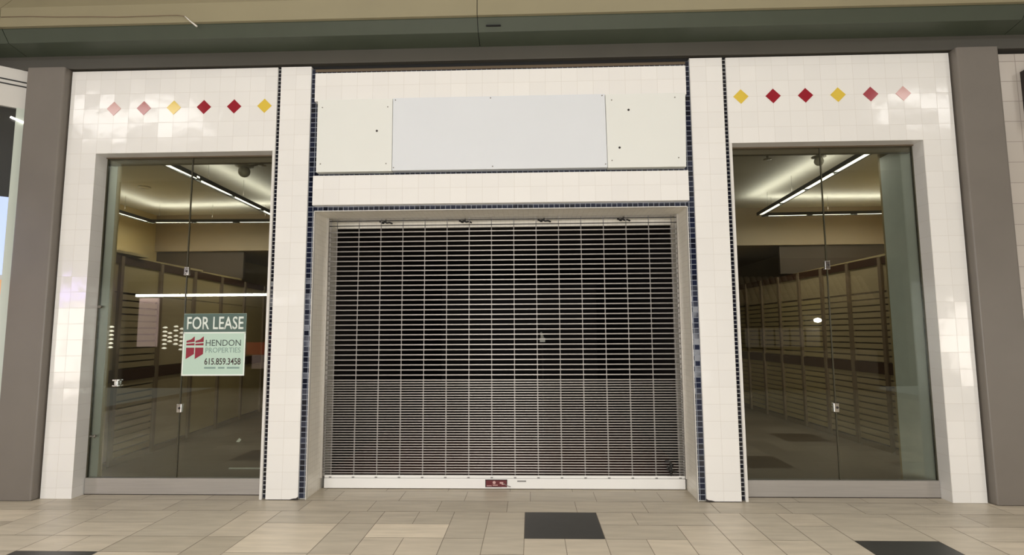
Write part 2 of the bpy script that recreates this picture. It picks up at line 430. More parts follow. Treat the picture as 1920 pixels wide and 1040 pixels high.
YG = .165
def window(n, x0, x1, xm, label, side):
    w = thing('window_%d' % n, label, 'window', ((x0 + x1) / 2, YG, 0), kind='structure')
    for a, b in ((x0, xm - .006), (xm + .006, x1)):
        bm = BM(); box(bm, a, b, YG - .005, YG + .005, .15, 3.36); obj('glass_pane', bm, m_glass, w)
    bm = BM(); box(bm, xm - .006, xm + .006, YG - .005, YG + .006, .157, 3.355); obj('pane_joint', bm, m_glassedge, w)
    bm = BM(); box(bm, x0 - .0, x1 + .0, .138, .20, .004, .155); obj('bottom_rail', bm, m_alu, w, bevel=.003)
    bm = BM(); box(bm, x0, x1, .136, .20, 0, .006); obj('rail_shadow_gap', bm, m_dark, w)
    bm = BM(); box(bm, x0, x1, .13, .20, 3.352, 3.392); obj('head_rail', bm, m_head, w)
    bm = BM(); box(bm, x0, x1, YG + .006, YG + .055, 3.30, 3.352); obj('head_track', bm, m_head, w)
    xo = x0 if side < 0 else x1
    bm = BM(); box(bm, xo - .006, xo + .006, YG - .012, YG + .012, .155, 3.355); obj('edge_gasket', bm, m_glassedge, w)
    for z in (2.18, .822):
        bm = BM(); box(bm, xm - .024, xm + .024, YG - .016, YG + .014, z - .042, z + .042)
        c = obj('glass_clip', bm, m_chrome, w, bevel=.005)
        bm = BM(); cyl(bm, (xm + .006, YG - .015, z), (xm + .006, YG - .02, z), .012, 10); obj('clip_screw', bm, m_dark, c)
    return w
w1 = window(1, -4.362, -2.560, -3.470, 'left display window of two tall glass panes with a lease sheet', -1)
w2 = window(2, 1.970, 3.778, 2.888, 'right display window of two tall glass panes', 1)
bm = BM(); box(bm, -2.560, -2.535, .0, .20, 0, 3.3635); trim(bm, m_white_trim, 'slim pale post at the inner side of left window')
bm = BM(); box(bm, 1.945, 1.970, .0, .20, 0, 3.3635); trim(bm, m_white_trim, 'slim pale post at the inner side of right window')
# lock, knob and hinge on the left glass
b = BM(); box(b, -4.15, -4.09, YG - .03, YG - .005, 1.088, 1.104); box(b, -4.15, -4.09, YG - .03, YG - .005, 1.034, 1.048)
box(b, -4.136, -4.104, YG - .022, YG - .005, 1.048, 1.088); obj('window_lock', b, m_chrome, w1, bevel=.003)
b = BM(); cyl(b, (-4.338, YG - .03, 1.826), (-4.338, YG - .004, 1.826), .014, 12); obj('gasket_knob', b, m_screw, w1)
b = BM(); box(b, -4.36, -4.29, YG - .012, YG - .004, .545, .556); cyl(b, (-4.30, YG - .02, .535), (-4.30, YG - .02, .566), .008); obj('hinge_bracket', b, m_screw, w1)

# lease sheet on the glass
yS = YG - .006
bm = BM(); box(bm, -3.468, -2.834, yS - .003, yS, 1.136, 1.750)
sh = obj('lease_sheet', bm, m_paper_mint, label='mint and dark green for lease sheet taped to left glass', category='poster')
def plate(x0, x1, z0, z1, m, name, y=None):
    b = BM(); yy = yS - .0032 if y is None else y
    box(b, x0, x1, yy - .0012, yy, z0, z1); return obj(name, b, m, sh)
plate(-3.466, -2.835, 1.567, 1.748, m_paper_green, 'header_band')
plate(-3.468, -2.834, 1.136, 1.150, m_paper_white, 'bottom_edge'); plate(-3.468, -3.456, 1.150, 1.560, m_paper_white, 'side_edge'); plate(-3.468, -2.834, 1.553, 1.566, m_paper_white, 'band_edge')
plate(-2.846, -2.834, 1.150, 1.560, m_paper_white, 'side_edge')
text('FOR LEASE', -3.435, 1.592, .575, .128, yS - .0045, m_paper_white, sh, 'heading_lettering', bold=.012)
text('HENDON', -3.235, 1.428, .355, .062, yS - .0034, m_ink, sh, 'company_lettering')
text('PROPERTIES', -3.235, 1.362, .355, .050, yS - .0034, m_inkgrey, sh, 'company_lettering')
text('615.859.3458', -3.24, 1.243, .365, .066, yS - .0034, m_inkbrown, sh, 'phone_lettering', bold=.015)
for a, c in ((-3.24, -3.125), (-3.10, -3.035), (-3.01, -2.885)):
    plate(a, c, 1.205, 1.222, m_inkgrey, 'small_print')
b = BM()
def flag(x, z, w, h):
    for p in ([(x, z), (x + w, z + h * .22), (x + w, z + h * .50), (x, z + h * .50)],
              [(x, z + h * .60), (x + w, z + h * .60), (x + w, z + h * .70), (x, z + h * .67)],
              [(x, z + h * .72), (x + w, z + h * .75), (x + w, z + h), (x + w * .55, z + h * .86), (x, z + h * .80)]):
        f = [b.verts.new((a, yS - .0045, c)) for a, c in p]; k = [b.verts.new((a, yS - .0032, c)) for a, c in p]
        b.faces.new(f); b.faces.new(k[::-1]); m_ = len(p)
        for i in range(m_): b.faces.new((f[i], k[i], k[(i + 1) % m_], f[(i + 1) % m_]))
flag(-3.432, 1.300, .082, .225); flag(-3.340, 1.300, .082, .225)
obj('logo', b, m_logo, sh, label='dark red twin flag logo')

# ------------------------------------------------------------------ rolling grille
YR = .392
gr = thing('rolling_grille', 'closed pale metal rolling grille between the two tiled pillars', 'security grille', (-.3, YR, 0))
bm = BM()
zs = [2.601 - .0511 * i for i in range(31)]
zl = zs[-1]; n = 36
zs += [zl - (zl - .150) / n * i for i in range(1, n + 1)]
for i, z in enumerate(zs):
    cyl(bm, (-2.108, YR, z), (1.514, YR, z), .0064 if i < 31 else .0052, 8)
obj('curtain_rods', bm, m_rod, gr)
bm = BM()
for k in range(16):
    x = -2.027 + .2325 * k
    if x > 1.51: break
    box(bm, x - .004, x + .004, YR + .005, YR + .011, .13, 2.745)
    for z in zs[:-1]:
        box(bm, x - .0065, x + .0065, YR + .006, YR + .012, z - .011, z + .011)
obj('curtain_links', bm, m_link, gr)
bm = BM(); box(bm, -2.108, 1.514, YR - .004, YR + .004, 2.664, 2.672); box(bm, -2.108, 1.514, YR - .004, YR + .004, 2.716, 2.724)
obj('top_rods', bm, m_strap, gr, label='shade-darkened rods at the grille top')  # rods coloured black in place of the shade at the head
for x0, x1 in ((-2.121, -2.100), (1.506, 1.521)):
    bm = BM(); box(bm, x0, x1, .345, .362, .11, 2.745); box(bm, x0 if x0 < 0 else x1 - .004, (x0 + .004) if x0 < 0 else x1, .362, .425, .11, 2.745)
    box(bm, x0, x1, .425, .44, .11, 2.745); obj('guide_channel', bm, m_guide, gr)
bm = BM(); box(bm, -2.086, 1.506, YR - .022, YR + .022, .006, .102)
bar = obj('bottom_bar', bm, m_bar, gr, bevel=.004, label='white bottom bar')
bm = BM(); box(bm, -2.086, 1.506, YR - .012, YR + .012, .106, .130)
for_rail = obj('bar_flange', bm, m_bar, bar)
bm = BM(); box(bm, -2.080, 1.500, YR - .008, YR + .008, .100, .108)
for k in range(16):
    x = -2.027 + .2325 * k
    if x < 1.5: box(bm, x - .012, x + .012, YR - .016, YR - .006, .102, .116)
obj('flange_gap', bm, m_greylab, bar)
yb = YR - .0225
bm = BM(); box(bm, -.462, -.246, yb - .002, yb, .022, .094); st = obj('warning_sticker', bm, m_sticker, bar, label='dark red sticker')
def sub(b, m, name): return obj(name, b, m, bar)
b = BM(); box(b, -.463, -.245, yb - .003, yb, .088, .095); box(b, -.463, -.456, yb - .003, yb, .021, .095); box(b, -.252, -.245, yb - .003, yb, .055, .095); box(b, -.463, -.30, yb - .003, yb, .021, .026); sub(b, m_dark, 'sticker_border')
b = BM(); cyl(b, (-.375, yb - .001, .066), (-.375, yb - .0035, .066), .015, 14)
for x, z, w, h in ((-.450, .032, .05, .006), (-.39, .037, .05, .007), (-.320, .055, .035, .016), (-.300, .045, .03, .012)):
    box(b, x, x + w, yb - .0035, yb - .001, z, z + h)
sub(b, m_stickp, 'sticker_print')
b = BM(); tube(b, [(-.285, yb - .006, .058), (-.262, yb - .008, .045), (-.236, yb - .008, .034), (-.212, yb - .006, .026)], .0035); sub(b, m_screw, 'sticker_peel')
b = BM(); box(b, -.146, -.058, yb - .002, yb, .072, .086); sub(b, m_greylab, 'maker_plate')

# black strap knotted into the grille
b = BM()
tube(b, [(1.315, .375, .272), (1.345, .37, .276), (1.366, .366, .262), (1.372, .364, .238), (1.362, .362, .215), (1.362, .362, .185), (1.372, .366, .16), (1.362, .37, .136)], .011)
tube(b, [(1.33, .372, .226), (1.352, .36, .212), (1.375, .356, .196), (1.395, .358, .178), (1.425, .366, .170)], .010)
tube(b, [(1.335, .372, .19), (1.35, .36, .205), (1.37, .356, .225), (1.386, .366, .238)], .011)
cyl(b, (1.352, .352, .222), (1.366, .352, .186), .019, 10)
obj('knotted_strap', b, m_strap, label='black strap knotted onto the lower right of the grille', category='strap')
# clips in the head of the opening
for i, (x, l) in enumerate(((-1.531, 'dark twisted bracket over the grille, first from the left pillar'), (-.683, 'dark twisted bracket over the grille, second from the left pillar'),
                            (.152, 'dark twisted bracket over the grille, second from the right pillar'), (.984, 'dark twisted bracket over the grille, first from the right pillar'))):
    b = BM()
    tube(b, [(x - .065, .47, 2.728), (x - .04, .465, 2.716), (x - .012, .465, 2.722), (x + .01, .465, 2.712), (x + .04, .465, 2.716), (x + .07, .47, 2.704)], .009, 8)
    box(b, x - .006, x + .006, .462, .474, 2.715, 2.747); lathe(b, (x - .03, .466, 2.712), [(0, -.012), (.016, -.006), (.016, .006), (0, .012)], 10)
    obj('head_bracket', b, m_strap, label=l, category='bracket', group='brackets in the head of the grille opening')

# ------------------------------------------------------------------ pilasters, fascia and bulkhead
def pilaster(name, x0, x1, label):
    bm = BM(); box(bm, x0, x1, -.08, .30, .005, 4.244)
    ed = [e for e in bm.edges if abs(e.verts[0].co.x - e.verts[1].co.x) < 1e-6 and abs(e.verts[0].co.y - e.verts[1].co.y) < 1e-6 and e.verts[0].co.y < 0]
    bmesh.ops.bevel(bm, geom=ed, offset=.022, segments=4, affect='EDGES', profile=.5)
    o = obj(name, bm, m_pilaster, kind='structure', label=label, category='pillar')
    b = BM(); box(b, x0 + .01, x1 - .01, -.068, .29, 0, .006); obj('floor_joint', b, m_black, o)
pilaster('pilaster_left', -5.085, -4.690, 'grey painted pilaster left of the white tiled front')
pilaster('pilaster_right', 4.104, 4.500, 'grey painted pilaster right of the white tiled front')
bm = BM(); box(bm, -4.69, -4.675, .05, .2, 0, 4.24); box(bm, 4.088, 4.104, .05, .2, 0, 4.24); box(bm, -4.7, 4.11, .035, .2, 4.2, 4.26)
trim(bm, m_black, 'black shadow gap around the tiled front')
bm = BM(); box(bm, -7, 7, -.02, .3, 4.248, 4.40); box(bm, -7, 7, -.028, -.02, 4.248, 4.262)
fa = trim(bm, m_fascia, 'grey brown metal fascia above the tiled front')

def profile_run(x0, x1, prof, bm):
    A = [bm.verts.new((x0, y, z)) for y, z in prof]; B = [bm.verts.new((x1, y, z)) for y, z in prof]
    k = len(prof)
    for i in range(k): bm.faces.new((A[i], A[(i + 1) % k], B[(i + 1) % k], B[i]))
    bm.faces.new(A); bm.faces.new(B[::-1])
runs = ((-9, -5.155), (-5.148, -.484), (-.477, 4.61), (4.617, 9))
bulk = thing('ceiling_bulkhead', 'beige bulkhead with dark green cornice above the shop front', 'ceiling', (0, -.2, 4.38), kind='structure')
for x0, x1 in runs:
    bm = BM(); profile_run(x0, x1, [(0, 4.385), (-.225, 4.425), (-.30, 4.525), (-.30, 4.7), (0, 4.7)], bm); obj('green_cornice', bm, m_green, bulk)
for x0, x1 in runs:
    bm = BM(); profile_run(x0, x1, [(.1, 4.534), (-.335, 4.534), (-.335, 4.728), (-.13, 5.02), (-.13, 8), (.1, 8)], bm); obj('beige_face', bm, m_beige, bulk)
bm = BM(); profile_run(-8.9, 8.9, [(.1, 4.39), (-.21, 4.43), (-.285, 4.53), (-.32, 4.54), (-.32, 4.72), (-.115, 5.02), (-.115, 7.9), (.1, 7.9)], bm); obj('seam_backing', bm, m_black, bulk)
bm = BM(); box(bm, -.40, -.26, -.287, -.262, 4.458, 4.464); obj('small_slot', bm, m_black, bulk)
b = BM(); tube(b, [(-5.14, -.338, 4.634), (-4.85, -.34, 4.632), (-4.6, -.341, 4.620), (-4.2, -.341, 4.612), (-3.96, -.341, 4.602), (-3.7, -.341, 4.604), (-3.44, -.342, 4.606), (-3.36, -.343, 4.603), (-3.295, -.345, 4.588)], .0035)
cb = obj('loose_cable', b, m_cable, label='thin cable along the beige bulkhead with a hanging pale tip', category='cable')
b = BM(); tube(b, [(-3.300, -.345, 4.590), (-3.272, -.352, 4.565), (-3.235, -.36, 4.53), (-3.19, -.372, 4.493), (-3.157, -.375, 4.466)], .004, r_end=.0085); obj('cable_tip', b, m_cabletip, cb, label='pale hanging tip')

# ------------------------------------------------------------------ neighbours
A = Vector((-5.12, .02, 0)); U = Vector((-.775, -.632, 0)).normalized(); W = Vector((-.632, .775, 0)).normalized()
m_nwhite = mat('neighbour_white', (.62, .60, .56), .4)
m_nframe = mat('neighbour_frame', (.55, .60, .53), .35)
m_nglass = mat('neighbour_dark_glass', (.035, .035, .032), .15)
m_nblue = mat('neighbour_lit_poster', (.3, .35, .5), .3, emit=(.50, .62, .95), estr=.75)
m_norange = mat('neighbour_orange', (.6, .3, .12), .4, emit=(.7, .42, .2), estr=.35)
m_bulb = mat('strip_bulb', (.9, .9, .85), .4, emit=(1, .96, .88), estr=3)
nb = thing('neighbour_storefront', 'neighbouring white storefront with lit blue poster beyond left pilaster', 'storefront', (-5.6, -.3, 0), kind='structure')
bm = BM(); obox(bm, A, U, W, -.06, 1.6, 0, .1, 3.84, 4.244); obox(bm, A, U, W, -.06, 1.6, .06, .1, 0, 3.84); obj('white_panel', bm, m_nwhite, nb)
bm = BM()
for z in (4.112, 4.066): obox(bm, A, U, W, -.06, 1.6, -.006, .01, z, z + .012)
obj('panel_joint', bm, m_black, nb)
bm = BM(); obox(bm, A, U, W, -.06, .098, -.012, .05, 0, 3.84); obj('door_post', bm, m_nframe, nb)
bm = BM(); obox(bm, A, U, W, .098, 1.6, .03, .05, 2.92, 3.835); obj('dark_pane', bm, m_nglass, nb)
bm = BM(); obox(bm, A, U, W, .098, 1.6, .02, .05, 2.14, 2.92); obj('blue_poster', bm, m_nblue, nb)
bm = BM(); obox(bm, A, U, W, .098, 1.6, .02, .05, 1.80, 2.09); obj('orange_poster', bm, m_norange, nb)
bm = BM(); obox(bm, A, U, W, .098, 1.6, .02, .05, 0, 1.80); obj('lower_pane', bm, m_nwhite, nb)
bm = BM(); cyl(bm, A + U * .136 + W * .0 + Vector((0, 0, 3.735)), A + U * .028 - W * .03 + Vector((0, 0, 3.690)), .011, 8); obj('light_tube', bm, m_bulb, nb)
bm = BM(); box(bm, 4.50, 7, 0, .3, 0, 4.205); wn_ = obj('wall_neighbour', bm, m_pinktile, kind='structure', label='greyish pink tiled wall beyond right pilaster', category='wall')
bm = BM(); box(bm, 4.745, 6.2, -.10, .0, 3.45, 4.02); nsg = obj('neighbour_sign', bm, m_dark, label='dark framed lit sign box on the tiled wall at right edge', category='sign')
bm = BM(); box(bm, 4.752, 6.19, -.106, -.1, 3.60, 3.955); obj('sign_face', bm, mat('sign_face_pale', (.55, .62, .68), .3, emit=(.7, .8, .9), estr=.4), nsg)
bm = BM(); box(bm, 4.77, 6.19, -.106, -.1, 3.46, 3.60); obj('sign_stripe', bm, mat('sign_stripe_green', (.05, .16, .13), .3), nsg)

# ------------------------------------------------------------------ shop interior
bm = BM(); box(bm, -7.2, 7.0, .42, 10.2, -.05, 0); obj('floor_shop', bm, m_floorin, kind='structure', label='brown floor inside the vacant shop', category='floor')
bm = BM(); box(bm, -7.2, 7.0, .16, 4.7, 3.75, 3.85); obj('ceiling_shop', bm, m_ceil, kind='structure', label='coved shop ceiling lit by linear lights', category='ceiling')
bm = BM(); box(bm, -7.2, 7.0, 4.6, 4.72, 3.07, 3.75); box(bm, -7.2, 7.0, 4.72, 10.2, 3.07, 3.2); obj('ceiling_back', bm, m_wallD, kind='structure', label='brown bulkhead and low ceiling at the rear of shop', category='ceiling')
bm = BM(); box(bm, -7.2, 7.0, 10.1, 10.2, 0, 3.2); obj('wall_back', bm, m_wallD, kind='structure', label='brown rear wall of the vacant shop', category='wall')
bm = BM(); box(bm, -7.1, -6.95, .16, 4.7, 2.3, 3.75); box(bm, -7.1, -4.3685, .305, .36, 0, 3.75); box(bm, -6.95, -4.9, .36, 1.6, 2.52, 2.55); box(bm, -6.95, -5.16, 1.6, 3.2, 2.52, 2.55); box(bm, -6.95, -5.28, 3.2, 4.59, 2.52, 2.55)
obj('wall_upper_left', bm, m_wallY, kind='structure', label='ochre upper wall above the left slatwall', category='wall')
bm = BM(); box(bm, 6.6, 6.75, .16, 4.7, 2.3, 3.75); box(bm, 3.79, 6.75, .665, .70, 0, 3.75); box(bm, 4.66, 6.6, .72, 4.59, 2.52, 2.55)
obj('wall_upper_right', bm, m_wallY, kind='structure', label='ochre upper wall above the right slatwall', category='wall')
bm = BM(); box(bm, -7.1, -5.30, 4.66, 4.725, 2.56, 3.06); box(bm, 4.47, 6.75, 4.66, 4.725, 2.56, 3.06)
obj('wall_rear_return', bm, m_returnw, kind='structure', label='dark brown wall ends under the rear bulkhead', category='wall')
# added compartment behind the grille: blocks side light, coloured near-black for the gloom
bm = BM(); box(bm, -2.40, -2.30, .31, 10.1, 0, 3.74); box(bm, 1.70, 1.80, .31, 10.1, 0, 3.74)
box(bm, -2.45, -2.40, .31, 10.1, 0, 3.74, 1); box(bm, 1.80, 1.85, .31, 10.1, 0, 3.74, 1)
obj('wall_light_block', bm, [m_void, m_wallD], kind='structure', label='added light-blocking partitions either side of the space behind the grille', category='wall')
bm = BM(); box(bm, -2.29, 1.69, .69, 9.0, 2.82, 2.9); box(bm, -2.29, 1.69, 8.9, 9.0, 0, 2.82); obj('wall_dark_backdrop', bm, m_void, kind='structure', label='added near-black rear wall and ceiling behind the grille', category='wall')
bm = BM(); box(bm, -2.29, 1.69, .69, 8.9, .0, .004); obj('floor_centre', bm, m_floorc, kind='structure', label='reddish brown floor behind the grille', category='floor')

def slat_side(p0, slope, ys, side, wallname, wlabel):
    """perimeter wall fitted with slatwall bays; ys = y of the uprights"""
    u = Vector((slope, 1, 0)).normalized(); w = Vector((u.y, -u.x, 0)) * (-1 if side > 0 else 1)   # w points into the shop
    P = Vector((p0[0], p0[1], 0))
    S_ = lambda y: (y - p0[1]) / u.y
    bm = BM()
    if side < 0: box(bm, -6.1, -6.0, .37, 4.73, 0, 2.51); box(bm, -6.1, -6.0, 4.73, 10.09, 0, 3.06)
    else: box(bm, 5.0, 5.1, .72, 4.73, 0, 2.51); box(bm, 5.0, 5.1, 4.73, 10.09, 0, 3.06)
    obj(wallname, bm, m_wallY if side < 0 else m_wallD, kind='structure', label=wlabel, category='wall')
    order = ['nearest', 'second', 'third', 'fourth', 'fifth', 'sixth', 'seventh', 'eighth', 'ninth', 'tenth']
    for i, (a, c) in enumerate(zip(ys, ys[1:])):
        full = side > 0 or i in (0, 1)
        t = thing('slatwall_panel', '%s slatwall bay from the %s window' % (order[i], 'left' if side < 0 else 'right'), 'wall panel', P + u * S_(a), 'slatwall bays along the %s wall' % ('left' if side < 0 else 'right'))
        bm = BM(); obox(bm, P, u, w, S_(a) - .028, S_(a) + .028, -.03, .028, .02, 2.49); obj('upright', bm, m_post, t)
        for z0, z1, nm in ((.08, .98, 'lower_boards'), (1.13, 2.05, 'upper_boards')):
            bm = BM()
            if side > 0 or (i == 1):
                z = z0
                while z < z1 - .02:
                    obox(bm, P, u, w, S_(a) + .03, S_(c) - .03, -.028, -.002, z + .009, min(z + .074, z1)); z += .083
            else:
                obox(bm, P, u, w, S_(a) + .03, S_(c) - .03, -.028, -.006, z0, z1)
            obj(nm, bm, m_slat if i < 3 else m_wallY, t)
        for z0, z1 in ((2.40, 2.50), (.985, 1.125)):
            bm = BM(); obox(bm, P, u, w, S_(a) + .03, S_(c) - .03, -.03, .012, z0, z1); obj('dark_rail', bm, m_band, t, label='dark wood rail')
        bm = BM(); obox(bm, P, u, w, S_(a) + .03, S_(c) - .03, -.03, .0, 0, .07); obj('base_rail', bm, m_post, t)
        bm = BM(); obox(bm, P, u, w, S_(a) + .03, S_(c) - .03, -.028, -.006, 2.06, 2.40); obj('top_board', bm, m_wallY if side < 0 else m_slat, t)
slat_side((-4.94, 1.2), -.09, [.44, 1.175, 2.0, 2.88, 3.74, 4.64, 5.54, 6.44], -1, 'wall_shop_left', 'ochre side wall of shop behind the left slatwall')
slat_side((4.56, 1.9), -.045, [1.33, 2.0, 2.68, 3.34, 4.0, 4.67, 5.34, 6.0, 6.67], 1, 'wall_shop_right', 'brown side wall of shop behind the right slatwall')

# linear lights
def track(label, lines, segs, zc=3.45):
    o = thing('linear_light', label, 'ceiling light', (lines[0][0][0], lines[0][0][1], zc), 'linear ceiling lights of the shop')
    for a, b_, in lines:
        a = Vector((*a, 0)); b_ = Vector((*b_, 0)); u = (b_ - a).normalized(); w = Vector((u.y, -u.x, 0)); ln = (b_ - a).length
        bm = BM(); obox(bm, a, u, w, 0, ln, -.05, .05, zc + .012, zc + .036); obox(bm, a, u, w, 0, ln, -.05, -.034, zc - .012, zc + .012); obox(bm, a, u, w, 0, ln, .034, .05, zc - .012, zc + .012)
        obj('housing', bm, m_track, o)
        for s in [.15 + .9 * i for i in range(int(ln / .9) + 1)]:
            if s >= ln: continue
            bm = BM(); cyl(bm, a + u * s + Vector((0, 0, zc + .03)), a + u * s + Vector((0, 0, 3.76)), .0018, 6); obj('hanger', bm, m_screw, o)
    for a, b_ in segs:
        a = Vector((*a, 0)); b_ = Vector((*b_, 0)); u = (b_ - a).normalized(); w = Vector((u.y, -u.x, 0)); ln = (b_ - a).length
        bm = BM(); obox(bm, a, u, w, 0, ln, -.026, .026, zc - .006, zc + .011); obj('lamp', bm, m_lamp, o)
    return o
segL1 = [((-4.083, .583), (-4.062, 1.198)), ((-4.090, 1.358), (-4.095, 2.031)), ((-4.106, 2.175), (-4.118, 2.884)), ((-4.130, 3.061), (-4.15, 3.70))]
segL2 = [((-6.432, 3.039), (-6.452, 3.679)), ((-6.379, 3.775), (-5.787, 3.79)), ((-5.684, 3.79), (-5.082, 3.823)), ((-4.952, 3.831), (-4.30, 3.855))]
track('long linear light running back over the left window', [((-4.07, .42), (-4.155, 3.86))], segL1)
track('bent linear light along the left rear of shop ceiling', [((-6.40, 1.2), (-6.47, 3.76)), ((-6.47, 3.765), (-4.21, 3.865))], segL2)
segR1 = [((3.659, .639), (3.684, 1.317)), ((3.694, 1.441), (3.724, 2.108)), ((3.735, 2.232), (3.756, 2.92)), ((3.768, 3.074), (3.79, 3.745))]
segR2 = [((3.964, 3.840), (4.565, 3.819)), ((4.669, 3.805), (5.261, 3.785)), ((5.373, 3.78), (5.939, 3.765))]
track('long linear light running back over the right window', [((3.65, .60), (3.795, 3.80))], segR1)
track('bent linear light along the right rear of shop ceiling', [((3.86, 3.845), (6.08, 3.762)), ((6.09, 3.76), (6.10, 1.2))], segR2)
LIGHT_IN = 6.2
DOWN_IN = 12.5
def area(name, loc, rot, sx, sy, power, col):
    l = bpy.data.lights.new(name, 'AREA'); l.shape = 'RECTANGLE'; l.size = sx; l.size_y = sy; l.energy = power; l.color = col
    o = bpy.data.objects.new(name, l); C.objects.link(o); o.location = loc; o.rotation_euler = rot; return o
warm = (1, .95, .86)
def upl(a, b_, p):
    a = Vector((*a, 3.53)); b_ = Vector((*b_, 3.53)); m = (a + b_) / 2; d = b_ - a
    area('track_uplight', m, (math.pi, 0, -math.atan2(d.y, d.x)), d.length, .06, p, warm)
    m.z = 3.436; area('track_downlight', m, (0, 0, math.atan2(d.y, d.x)), d.length, .06, p / LIGHT_IN * DOWN_IN, warm)
upl((-4.07, .45), (-4.155, 3.86), LIGHT_IN); upl((-6.40, 1.2), (-6.47, 3.76), LIGHT_IN * .8); upl((-6.47, 3.77), (-4.21, 3.86), LIGHT_IN)
upl((3.665, 1.0), (3.795, 3.80), LIGHT_IN); upl((6.10, 1.2), (6.09, 3.76), LIGHT_IN * .8); upl((6.08, 3.76), (3.86, 3.84), LIGHT_IN)

# ceiling fittings
def fitting(name, label, cat, c, m, r, extra=None):
    o = thing(name, label, cat, c)
    b = BM(); lathe(b, c, [(0, -r)] + [(r * math.sin(math.pi * k / 10), -r * math.cos(math.pi * k / 10)) for k in range(1, 10)] + [(0, r)], 20); obj('globe', b, m, o)
    b = BM(); zt = c[2] + r * .9
    lathe(b, (c[0], c[1], zt), [(0, -.012), (r * .9, -.012), (r * 1.5, 0), (r * 1.5, .008), (r * .9, .018), (0, .018)], 24)
    lathe(b, (c[0], c[1], 3.75), [(0, -.05), (r * .8, -.05), (r * 1.8, -.012), (r * 1.8, 0), (0, 0)], 24)
    cyl(b, (c[0], c[1], zt), (c[0], c[1], 3.74), .016, 10); obj('ceiling_plate', b, m_globe, o)
    return o
g1 = fitting('ceiling_globe', 'grey globe camera under the ceiling inside left window', 'security camera', (-3.583, 1.377, 3.575), m_globe, .072)
b = BM(); tube(b, [(-3.58, 1.38, 3.655), (-3.50, 1.42, 3.665), (-3.42, 1.46, 3.70)], .014); obj('camera_arm', b, m_globe, g1)
fitting('ceiling_globe', 'pale glass globe light under the ceiling inside right window', 'ceiling light', (3.505, 1.35, 3.585), m_opal, .055)
def sprinkler(c, label):
    b = BM(); cyl(b, c, (c[0], c[1], 3.75), .013, 10); lathe(b, c, [(0, -.006), (.05, -.006), (.05, 0), (0, 0)], 14); lathe(b, (c[0], c[1], 3.74), [(0, -.012), (.05, -.008), (.055, .005), (0, .01)], 14)
    obj('sprinkler_head', b, m_globe, label=label, category='sprinkler')
sprinkler((-3.40, 1.47, 3.68), 'sprinkler head under the shop ceiling by the grey globe')
sprinkler((2.975, 1.535, 3.68), 'sprinkler head under the shop ceiling inside right window')
b = BM(); lathe(b, (-5.775, 2.632, 3.735), [(0, -.004), (.07, -.004), (.085, .008), (.08, .016), (0, .016)], 20)
obj('ceiling_disc', b, m_opal, label='small pale disc on the ceiling inside left window', category='smoke detector')
# odds and ends on the shop floor and at the rear
b = BM(); v = [b.verts.new(p) for p in ((-4.245, 2.70, .002), (-4.19, 2.69, .002), (-4.185, 2.73, .03), (-4.225, 2.745, .05), (-4.25, 2.73, .012))]
b.faces.new((v[0], v[1], v[2], v[4])); b.faces.new((v[4], v[2], v[3])); b.faces.new((v[1], v[0], v[4])); b.faces.new((v[1], v[3], v[2]))
obj('crumpled_paper', b, m_paper_white, label='crumpled white paper on the shop floor inside left window', category='paper')
b = BM(); box(b, -3.49, -3.02, 1.150, 1.166, 0, .012); obj('floor_strip', b, m_sign, label='thin pale strip lying on the floor inside left window', category='strip')
def rear_unit(x0, x1, y, label, cat='counter'):
    t = thing('shop_counter', label, cat, ((x0 + x1) / 2, y, 0))
    b = BM(); box(b, x0, x1, y, y + .5, .06, .86); obj('counter_body', b, m_wallD, t)
    b = BM(); box(b, x0 - .04, x1 + .04, y - .04, y + .54, .86, .91); obj('counter_top', b, m_post, t)
    b = BM(); box(b, x0 + .05, x1 - .05, y + .03, y + .47, 0, .06); obj('plinth', b, m_band, t)
rear_unit(-4.75, -3.1, 6.6, 'low brown counter at the rear inside left window')
rear_unit(2.3, 4.0, 7.4, 'low brown counter at the rear inside right window')
b = BM(); box(b, .135, .215, 3.0, 3.08, 1.40, 1.46); cyl(b, (.175, 3.04, 1.46), (.155, 3.04, 1.55), .028, 10, .012)
ds = obj('pale_card', b, mat('card_pale', (.6, .6, .52), .5), label='small pale card on a dark stand in the gloom behind grille', category='lamp')  # pale card, gives no light
b = BM(); cyl(b, (.175, 3.04, .0), (.175, 3.04, 1.40), .014, 10); lathe(b, (.175, 3.04, .004), [(0, 0), (.16, 0), (.16, .02), (0, .03)], 18); obj('stand', b, m_void, ds)

# ------------------------------------------------------------------ the mall behind the camera (lights it and shows in glass and glaze)
YO = -9.97
bm = BM(); box(bm, -20, 20, -10.6, -10.3, 0, 4.2); box(bm, -20, 20, -15.6, -15.3, 0, 7.6); obj('wall_opposite', bm, m_mallwall, kind='structure', label='beige wall of shops across the mall', category='wall')
bm = BM(); box(bm, -20, 20, -15.6, -.39, 7.6, 7.7); obj('ceiling_mall', bm, m_mallceil, kind='structure', label='high pale ceiling over the mall walkway', category='ceiling')
bm = BM(); box(bm, -11.9, -6.6, -10.3, -10.2, 0, 3.1); box(bm, 4.5, 10.5, -10.3, -10.2, 0, 3.6); box(bm, -6.2, 4.2, -10.3, -10.2, 0, 3.4)
obj('wall_opposite_shops', bm, m_darkshop, kind='structure', label='dark shop openings across the mall', category='wall')
def glow(name, col, s): return mat(name, col, .5, emit=col, estr=s)
m_strip = glow('strip_glow', (1, .97, .95), 14); m_pinkp = glow('pink_panel_glow', (.62, .42, .42), 1.6); m_win = glow('shop_window_glow', (1, .93, .84), 8)
m_purple = glow('purple_glow', (.50, .38, 1), 14); m_spot = glow('spot_glow', (1, .95, .85), 40); m_spot2 = glow('display_glint_glow', (1, .9, .78), 5)
opp = thing('opposite_shop', 'lit shop across the mall reflected in left window', 'shop', (-9.2, -10.1, 0))
